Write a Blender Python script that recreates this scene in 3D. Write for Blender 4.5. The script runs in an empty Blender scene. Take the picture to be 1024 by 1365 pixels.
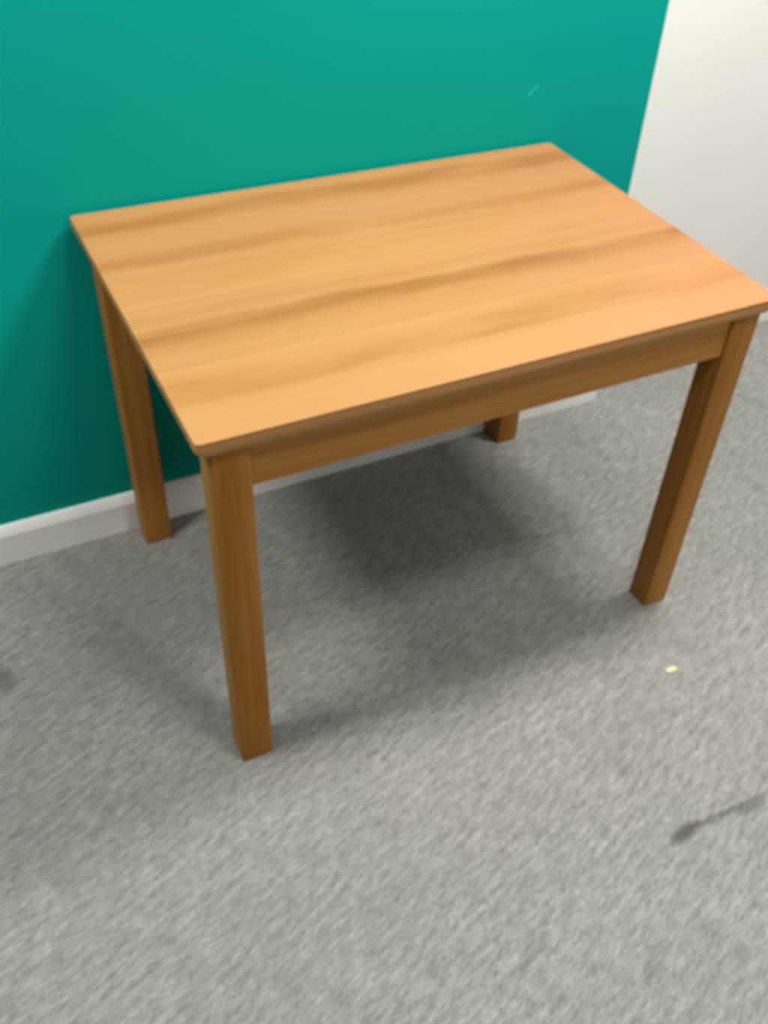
import bpy, bmesh, math, random
from mathutils import Matrix, Vector, noise
random.seed(7)
S = bpy.context.scene
C = S.collection

# ------------------------------------------------------------------ camera
yaw, pitch, roll = 0.53194, -0.73515, 0.07780
cy, sy, cp, sp = math.cos(yaw), math.sin(yaw), math.cos(pitch), math.sin(pitch)
F = Vector((sy*cp, cy*cp, sp)); r0 = Vector((cy, -sy, 0)); u0 = r0.cross(F)
cr, sr = math.cos(roll), math.sin(roll)
r = cr*r0 + sr*u0; u = -sr*r0 + cr*u0
cam = bpy.data.cameras.new('camera'); co = bpy.data.objects.new('camera', cam); C.objects.link(co)
M = Matrix((r, u, -F)).transposed().to_4x4(); M.translation = Vector((-0.22915, -0.95096, 1.49478))
co.matrix_world = M
cam.sensor_fit = 'VERTICAL'; cam.sensor_height = 36; cam.sensor_width = 27
cam.lens = 1285.4/1365*36
cam.shift_x = -44.8/1365; cam.shift_y = 0
cam.clip_start = 0.02
cam.dof.use_dof = True; cam.dof.focus_distance = 0.30; cam.dof.aperture_fstop = 22   # the photo is softly out of focus throughout
S.camera = co

# ------------------------------------------------------------------ world, exposure
w = bpy.data.worlds.new('world'); S.world = w; w.use_nodes = True
w.node_tree.nodes['Background'].inputs[0].default_value = (0.9, 0.93, 1, 1)
w.node_tree.nodes['Background'].inputs[1].default_value = 0.3
S.view_settings.view_transform = 'Standard'; S.view_settings.look = 'None'
S.view_settings.gamma = 1; S.view_settings.use_curve_mapping = False
S.view_settings.exposure = 0.0

# ------------------------------------------------------------------ ceiling lights (square office panels) and one added fill
def panel_or_fill(x, y, power, sx=0.6, sy_=0.6, col=(1, 0.98, 0.945)):
    l = bpy.data.lights.new('ceiling_panel_or_fill_light', 'AREA'); l.shape = 'RECTANGLE'
    l.size = sx; l.size_y = sy_; l.energy = power; l.color = col
    o = bpy.data.objects.new('ceiling_panel_or_fill_light', l); C.objects.link(o); o.location = (x, y, 2.56)
panel_or_fill(1.29, 0.13, 52, 0.5, 0.32)
panel_or_fill(-1.00, 0.10, 40, 0.5, 0.5)
panel_or_fill(0.48, -0.76, 21, 0.5, 0.3)
panel_or_fill(1.25, -2.40, 34)
panel_or_fill(3.60, 0.10, 9, 0.5, 0.5)  # added fill to brighten the white wall at right, no known lamp

# ------------------------------------------------------------------ materials
def lin(*c):
    return tuple(((v/255)/12.92 if v <= 10 else ((v/255+.055)/1.055)**2.4) for v in c) + (1,)

class NT:
    def __init__(s, name, rough=.6, spec=.5):
        s.m = bpy.data.materials.new(name); s.m.use_nodes = True
        s.t = s.m.node_tree; s.b = s.t.nodes['Principled BSDF']
        s.b.inputs['Roughness'].default_value = rough
        s.b.inputs['Specular IOR Level'].default_value = spec
    def n(s, kind, **kw):
        k = s.t.nodes.new(kind)
        for a, v in kw.items():
            if hasattr(k, a): setattr(k, a, v)
            else: k.inputs[a.replace('_', ' ')].default_value = v
        return k
    def l(s, a, b): s.t.links.new(a, b)
    def noise(s, vec, scale, detail=2, rough=.5):
        k = s.n('ShaderNodeTexNoise'); k.inputs['Scale'].default_value = scale
        k.inputs['Detail'].default_value = detail; k.inputs['Roughness'].default_value = rough
        s.l(vec, k.inputs['Vector']); return k.outputs['Fac']
    def mapping(s, vec, scale=(1, 1, 1), rot=(0, 0, 0), loc=(0, 0, 0)):
        k = s.n('ShaderNodeMapping'); k.inputs['Scale'].default_value = scale
        k.inputs['Rotation'].default_value = rot; k.inputs['Location'].default_value = loc
        s.l(vec, k.inputs['Vector']); return k.outputs[0]
    def ramp(s, fac, stops, interp='LINEAR'):
        k = s.n('ShaderNodeValToRGB'); e = k.color_ramp; e.interpolation = interp
        while len(e.elements) < len(stops): e.elements.new(.5)
        for el, (p, c) in zip(e.elements, stops): el.position = p; el.color = c
        s.l(fac, k.inputs[0]); return k.outputs[0]
    def mix(s, fac, a, b, mode='MIX'):
        k = s.n('ShaderNodeMix'); k.data_type = 'RGBA'; k.blend_type = mode
        for v, i in ((fac, 0), (a, 6), (b, 7)):
            if isinstance(v, (float, int)): k.inputs[i].default_value = v
            elif isinstance(v, tuple): k.inputs[i].default_value = v
            else: s.l(v, k.inputs[i])
        return k.outputs[2]
    def math(s, op, a, b=0.0, c=0.0, clamp=False):
        k = s.n('ShaderNodeMath'); k.operation = op; k.use_clamp = clamp
        for i, v in enumerate((a, b, c)):
            if isinstance(v, (float, int)): k.inputs[i].default_value = v
            else: s.l(v, k.inputs[i])
        return k.outputs[0]
    def bump(s, h, strength, dist):
        k = s.n('ShaderNodeBump'); k.inputs['Strength'].default_value = strength
        k.inputs['Distance'].default_value = dist
        s.l(h, k.inputs['Height']); s.l(k.outputs[0], s.b.inputs['Normal'])
    def coord(s, k='Object'): return s.n('ShaderNodeTexCoord').outputs[k]
    def base(s, c):
        if isinstance(c, tuple): s.b.inputs['Base Color'].default_value = c
        else: s.l(c, s.b.inputs['Base Color'])

def g(v): return (v, v, v, 1)

# table top oak: figure running lengthwise, darker heart streaks at a few places across the width
D = 0.6876; W = 0.9857; H = 0.73; T = 0.0275
def top_wood():
    m = NT('oak_table_top', .5, .2)
    v = m.coord()
    sx = m.n('ShaderNodeSeparateXYZ'); m.l(v, sx.inputs[0])
    wv = m.noise(m.mapping(v, (2.6, .9, 1)), 1.6, 2)
    wf = m.noise(m.mapping(v, (5, 30, 1)), 1.3, 2)
    y = m.math('ADD', sx.outputs[1], m.math('MULTIPLY_ADD', wv, .034, -.017))
    y = m.math('ADD', y, m.math('MULTIPLY_ADD', wf, .014, -.007))
    y = m.math('DIVIDE', y, D)
    st = [(0, .02), (.08, .02), (.112, .14), (.132, .58), (.19, .50), (.235, .18), (.29, .14), (.335, .42),
          (.372, .95), (.395, .78), (.415, .12), (.445, .34), (.48, .08), (.53, .36), (.60, .30), (.66, .12),
          (.688, .60), (.722, .50), (.75, .12), (.80, .02), (.85, .16), (.885, .72), (.93, .66), (.955, .20)]
    band = m.ramp(y, [(p, g(f)) for p, f in st])
    # streaks fade in and out along their length
    fade = m.ramp(m.noise(m.mapping(v, (2.2, 9, 1), loc=(3.2, .4, 0)), 1.5, 2), [(.34, g(.45)), (.58, g(1))])
    band = m.math('MULTIPLY', band, fade)
    fine = m.noise(m.mapping(v, (3, 170, 3)), 1.0, 3, .6)
    band = m.math('ADD', band, m.math('MULTIPLY_ADD', fine, .44, -.22), clamp=True)
    c = m.ramp(band, [(0, lin(185, 136, 86)), (.35, lin(176, 126, 74)), (1, lin(146, 96, 46))])
    # each stave cut from a slightly different board
    wn = m.n('ShaderNodeTexWhiteNoise'); wn.noise_dimensions = '1D'
    m.l(m.math('FLOOR', m.math('MULTIPLY', sx.outputs[1], 8/D)), wn.inputs['W'])
    c = m.mix(wn.outputs[0], c, m.mix(1.0, c, (.93, .92, .90, 1), 'MULTIPLY'))
    hue = m.noise(m.mapping(v, (3, 4, 1), loc=(9, 2, 0)), .9, 1)
    c = m.mix(m.ramp(hue, [(.42, g(0)), (.7, g(.45))]), c, m.mix(1.0, c, (1.0, .93, .92, 1), 'MULTIPLY'))
    # redder tint towards the right-hand end, also darkened to offset too strong light
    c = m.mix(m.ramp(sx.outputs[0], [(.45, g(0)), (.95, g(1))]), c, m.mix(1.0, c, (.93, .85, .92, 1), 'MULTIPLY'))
    m.base(c)
    m.bump(fine, .08, .0004)
    return m.m
def leg_wood(name, axis, a=(182, 125, 58), b=(152, 96, 26)):
    m = NT(name, .55, .2)
    v = m.coord()
    sc = {'z': (60, 60, 2.5), 'x': (2.5, 60, 60), 'y': (60, 2.5, 60)}[axis]
    sc2 = tuple(q/6 for q in sc)
    f = m.noise(m.mapping(v, sc), 1.2, 3, .6)
    f2 = m.noise(m.mapping(v, sc2), 1.2, 2)
    f = m.math('MULTIPLY_ADD', f2, .6, m.math('MULTIPLY', f, .4))
    m.base(m.ramp(f, [(.36, lin(*b)), (.62, lin(*a))]))
    m.bump(f, .08, .0004)
    return m.m
def paint(name, c, rough=.8, var=.04, spec=.12):
    m = NT(name, rough, spec)
    v = m.coord()
    f = m.noise(v, 1.3, 3)
    m.base(m.mix(m.ramp(f, [(.3, g(0)), (.7, g(1))]), tuple(q*(1-var) for q in c[:3])+(1,), tuple(min(1, q*(1+var)) for q in c[:3])+(1,)))
    m.bump(m.noise(v, 260, 2), .12, .0006)
    return m
def teal_paint():
    m = paint('teal_wall_paint', lin(0, 158, 146), .85)
    # a short pale scratch in the paint
    v = m.coord()
    src = m.b.inputs['Base Color'].links[0].from_socket
    k = m.mapping(v, loc=(-.9327, 0, -.838))
    r_ = m.n('ShaderNodeMapping'); r_.vector_type = 'POINT'
    r_.inputs['Rotation'].default_value = (0, math.radians(40), 0); m.l(k, r_.inputs[0])
    r_.inputs['Scale'].default_value = (1, 1, 1)
    s_ = m.n('ShaderNodeSeparateXYZ'); m.l(r_.outputs[0], s_.inputs[0])
    ax = m.math('LESS_THAN', m.math('ABSOLUTE', s_.outputs[0]), .015)
    az = m.math('LESS_THAN', m.math('ABSOLUTE', s_.outputs[2]), .0012)
    m.base(m.mix(m.math('MULTIPLY', ax, az), src, lin(40, 215, 190)))
    return m.m

def carpet():
    m = NT('grey_carpet', .95, .1)
    v = m.coord()
    rot = (0, 0, math.radians(-22))
    br = m.mapping(m.mapping(v, rot=rot), (1, 4.2, 1))       # flecks stretched along one direction for a motion-smeared look
    f1 = m.noise(br, 78, 3, .7)
    f2 = m.noise(br, 24, 2, .6)
    f3 = m.noise(v, 5, 3, .55)
    f4 = m.noise(v, 1.4, 2, .5)
    f = m.math('MULTIPLY_ADD', f1, .55, m.math('MULTIPLY', f2, .45))
    c = m.ramp(f, [(.34, lin(112, 111, 108)), (.50, lin(143, 142, 138)), (.66, lin(175, 172, 169))])
    c = m.mix(m.ramp(f3, [(.35, g(.22)), (.62, g(0))]), c, lin(118, 118, 114))
    c = m.mix(m.ramp(f4, [(.38, g(0)), (.66, g(.35))]), c, m.mix(1.0, c, (1.0, .955, .915, 1), 'MULTIPLY'))
    # stains trodden into the pile, and other dark patches: (centre, half length, half width, angle, strength)
    sx = m.n('ShaderNodeSeparateXYZ'); m.l(v, sx.inputs[0])
    wob = m.math('MULTIPLY_ADD', m.noise(br, 30, 2), .014, -.007)
    for (x, y, a, b, ang, k) in ((.655, -.441, .046, .015, 10, .75), (.728, -.442, .080, .008, -2, .55),
                                 (.795, -.450, .045, .015, 4, .5), (-.332, .385, .03, .06, 20, .45),
                                 (.823, .289, .014, .006, 22, .75), (.30, -.50, .06, .014, 20, .22),
                                 (-.15, .40, .03, .012, 30, .25), (.47, -.60, .05, .012, 25, .2)):
        ca, sa = math.cos(math.radians(ang)), math.sin(math.radians(ang))
        dx = m.math('SUBTRACT', sx.outputs[0], x); dy = m.math('SUBTRACT', sx.outputs[1], y)
        dy = m.math('ADD', dy, wob)
        p = m.math('DIVIDE', m.math('MULTIPLY_ADD', dx, ca, m.math('MULTIPLY', dy, sa)), a)
        q = m.math('DIVIDE', m.math('MULTIPLY_ADD', dx, -sa, m.math('MULTIPLY', dy, ca)), b)
        d = m.math('MULTIPLY_ADD', p, p, m.math('MULTIPLY', q, q))
        c = m.mix(m.ramp(d, [(.2, g(k)), (1, g(0))]), c, lin(70, 72, 74))
    m.base(c)
    m.bump(f, .35, .003)
    return m.m

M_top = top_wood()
M_leg = leg_wood('oak_leg', 'z'); M_rx = leg_wood('oak_rail_lengthwise', 'x', (192, 139, 76), (166, 111, 47)); M_ry = leg_wood('oak_rail_crosswise', 'y')
M_lip = leg_wood('oak_edge_lipping', 'x', (200, 148, 92), (168, 118, 64))
M_teal = teal_paint()
M_white = paint('white_wall_paint', lin(251, 248, 242), var=.015).m
M_skirt = paint('white_gloss_skirting_paint', lin(252, 252, 249), .4, .005, .4).m
M_carpet = carpet()
M_ceil = paint('ceiling_paint', lin(150, 149, 146)).m
M_far = paint('grey_wall_paint', lin(118, 116, 112)).m

# ------------------------------------------------------------------ mesh helpers
def obj(name, bm, mat, parent=None, smooth=False):
    me = bpy.data.meshes.new(name); bm.normal_update(); bm.to_mesh(me); bm.free()
    me.materials.append(mat)
    if smooth:
        for p in me.polygons: p.use_smooth = True
    o = bpy.data.objects.new(name, me); C.objects.link(o)
    if parent: o.parent = parent
    return o
def struct(o): o['kind'] = 'structure'; return o
def box(x0, x1, y0, y1, z0, z1, bev=0, seg=2, edges=None):
    bm = bmesh.new(); bmesh.ops.create_cube(bm, size=1)
    for v in bm.verts:
        v.co = Vector(((x0+x1)/2+v.co.x*(x1-x0), (y0+y1)/2+v.co.y*(y1-y0), (z0+z1)/2+v.co.z*(z1-z0)))
    if bev:
        es = [e for e in bm.edges if edges is None or edges(e)]
        bmesh.ops.bevel(bm, geom=es, offset=bev, segments=seg, profile=.5, affect='EDGES')
    return bm

# ------------------------------------------------------------------ room
YW = 0.6965                   # face of the teal wall
YF = YW + 0.14                # face of the recessed white wall
XC = 1.2386
X0, X1, Y0, Z1 = -4.0, 5.0, -6.0, 2.6
def extrude_profile(pts, x0, x1):
    """profile in (y,z), swept along x"""
    bm = bmesh.new()
    a = [bm.verts.new((x0, y, z)) for y, z in pts]; b = [bm.verts.new((x1, y, z)) for y, z in pts]
    n = len(pts)
    for i in range(n): bm.faces.new((a[i], a[(i+1) % n], b[(i+1) % n], b[i]))
    bm.faces.new(a[::-1]); bm.faces.new(b)
    bmesh.ops.recalc_face_normals(bm, faces=bm.faces)
    return bm
struct(obj('floor', box(X0, X1, Y0, YF+.1, -.05, 0), M_carpet))
struct(obj('ceiling', box(X0, X1, Y0, YF+.1, Z1, Z1+.05), M_ceil))
struct(obj('wall_back', box(X0, XC, YW, YF, 0, Z1, .004, 2, lambda e: all(v.co.x > XC-.01 and v.co.y < YW+.01 for v in e.verts)), M_teal))
struct(obj('wall_recess', box(X0, X1, YF, YF+.1, 0, Z1), M_white))
struct(obj('wall_left', box(X0-.1, X0, Y0, YF+.1, 0, Z1), M_far))
struct(obj('wall_right', box(X1, X1+.1, Y0, YF+.1, 0, Z1), M_far))
struct(obj('wall_front', box(X0, X1, Y0-.1, Y0, 0, Z1), M_far))
BH = 0.0935; BT = 0.0165
def skirt_profile(y):
    return [(y, 0), (y-BT, 0), (y-BT, BH-.020), (y-BT+.003, BH-.012), (y-BT+.007, BH-.004), (y-BT+.010, BH), (y, BH)]
sk = extrude_profile(skirt_profile(YW), X0, XC+BT)
# mitre: the return along the short side of the projecting wall
ret = [(XC, 0), (XC+BT, 0), (XC+BT, BH-.020), (XC+BT-.003, BH-.012), (XC+BT-.007, BH-.004), (XC+BT-.010, BH), (XC, BH)]
a = [sk.verts.new((x, YW-.001, z)) for x, z in ret]; b = [sk.verts.new((x, YF, z)) for x, z in ret]
for i in range(len(ret)): sk.faces.new((a[i], a[(i+1) % 7], b[(i+1) % 7], b[i]))
sk.faces.new(a[::-1]); sk.faces.new(b)
for v in sk.verts:            # pull the top of the front run's end back along the mitre
    if v.co.x > XC+BT-.0005 and v.co.y < YW-.0012 and v.co.z > BH-.025:
        v.co.x = XC + (YW - v.co.y)
bmesh.ops.recalc_face_normals(sk, faces=sk.faces)
struct(obj('baseboard_back', sk, M_skirt))
struct(obj('baseboard_recess', extrude_profile(skirt_profile(YF), XC+BT, X1), M_skirt))

# ------------------------------------------------------------------ table
root = bpy.data.objects.new('table', None); C.objects.link(root)
root['label'] = 'light oak rectangular table with square legs standing against the teal wall'
root['category'] = 'table'
LX0, LX1 = 0.0200, W-0.0173
LY0, LY1 = 0.0118, D-0.0137
LW, LD = 0.0564, 0.0551
# core of the top with its moulded edge (rounded above, sloping in below)
ST = 0.007
def loop(bm, ins, z, rad):
    vs = []
    x0, x1, y0, y1 = ins, W-ins, ins, D-ins
    for cx_, cy_, a0 in ((x1-rad, y1-rad, 0), (x0+rad, y1-rad, 90), (x0+rad, y0+rad, 180), (x1-rad, y0+rad, 270)):
        for k in range(4):
            t = math.radians(a0+30*k); vs.append(bm.verts.new((cx_+rad*math.cos(t), cy_+rad*math.sin(t), z)))
    return vs
bm = bmesh.new()
prof = [(.0065, H-T), (.0045, H-T+.004), (.0005, H-T+.010), (.0, H-ST-.003), (.0, H-ST)]
prev = None
for i, (ins, z) in enumerate(prof):
    L = loop(bm, ins, z, .008)
    if prev is None: bm.faces.new(L[::-1])
    else:
        for k in range(16): bm.faces.new((prev[k], prev[(k+1) % 16], L[(k+1) % 16], L[k]))
    prev = L
bm.faces.new(prev)
top = obj('tabletop', bm, M_lip, root)
# eight staves, outer arrises rounded over, corners rounded in plan
NS = 8; sw = D/NS
for i in range(NS):
    y0, y1 = i*sw, (i+1)*sw
    y0_, y1_ = (0, y1-.00012) if i == 0 else ((y0+.00012, D) if i == NS-1 else (y0+.00012, y1-.00012))
    bm = box(0, W, y0_, y1_, H-ST, H)
    if i in (0, NS-1):
        ye = 0 if i == 0 else D
        es = [e for e in bm.edges if abs(e.verts[0].co.z-e.verts[1].co.z) > .004 and abs(e.verts[0].co.y-ye) < 1e-5]
        bmesh.ops.bevel(bm, geom=es, offset=.008, segments=3, profile=.5, affect='EDGES')
    es = []
    for e in bm.edges:
        p, q = e.verts
        if p.co.z > H-1e-5 and q.co.z > H-1e-5:
            inner = [yy for yy in (y0_, y1_) if not (i == 0 and yy == 0) and not (i == NS-1 and yy == D)]
            if any(abs(p.co.y-yy) < 1e-6 and abs(q.co.y-yy) < 1e-6 for yy in inner): continue
            es.append(e)
    bmesh.ops.bevel(bm, geom=es, offset=.0015, segments=2, profile=.5, affect='EDGES')
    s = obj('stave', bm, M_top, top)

# legs: square posts, rounded arrises
def leg(x, y):
    bm = box(x, x+LW, y, y+LD, 0, H-T, .004, 3)
    return obj('leg', bm, M_leg, root)
for x, y in ((LX0, LY0), (LX1-LW, LY0), (LX0, LY1-LD), (LX1-LW, LY1-LD)): leg(x, y)
# aprons between the legs
AH = 0.0805; az = H-T-AH
e = .0005
obj('apron', box(LX0+LW-e, LX1-LW+e, LY0+.008, LY0+.030, az, H-T, .0025, 2), M_rx, root)
obj('apron', box(LX0+LW-e, LX1-LW+e, LY1-.030, LY1-.008, az, H-T, .0025, 2), M_rx, root)
obj('apron', box(LX0+.010, LX0+.032, LY0+LD-e, LY1-LD+e, az, H-T, .0025, 2), M_ry, root)
obj('apron', box(LX1-.032, LX1-.010, LY0+LD-e, LY1-LD+e, az, H-T, .0025, 2), M_ry, root)

# ------------------------------------------------------------------ scrap of pale yellow paper on the carpet
mp = NT('pale_yellow_paper', .8, .2)
mp.base(mp.mix(mp.noise(mp.coord(), 60), lin(208, 206, 152), lin(216, 214, 170)))
bm = bmesh.new()
out = [(-.0125, -.004), (-.008, -.0075), (-.001, -.0068), (.006, -.0052), (.0115, -.001), (.0125, .0035), (.006, .0062), (.0005, .0058), (-.006, .0038), (-.0115, .002)]
def lift(x, y): return .0012 + .0022*(noise.noise(Vector((x*160, y*160, 3)))+.6)
rings = []
for k in (1.0, .55):
    rings.append([bm.verts.new((x*k, y*k, max(.0006, lift(x*k, y*k)))) for x, y in out])
cv = bm.verts.new((0, 0, .0045)); n = len(out)
for i in range(n):
    j = (i+1) % n
    bm.faces.new((rings[0][i], rings[0][j], rings[1][j], rings[1][i])); bm.faces.new((rings[1][i], rings[1][j], cv))
o = obj('paper_scrap', bm, mp.m)
md = o.modifiers.new('thickness', 'SOLIDIFY'); md.thickness = .0005; md.offset = 1
o.location = (.857, -.148, 0); o.rotation_euler[2] = math.radians(-12)
o['label'] = 'tiny pale yellow scrap of paper lying on the grey carpet'
o['category'] = 'paper scrap'
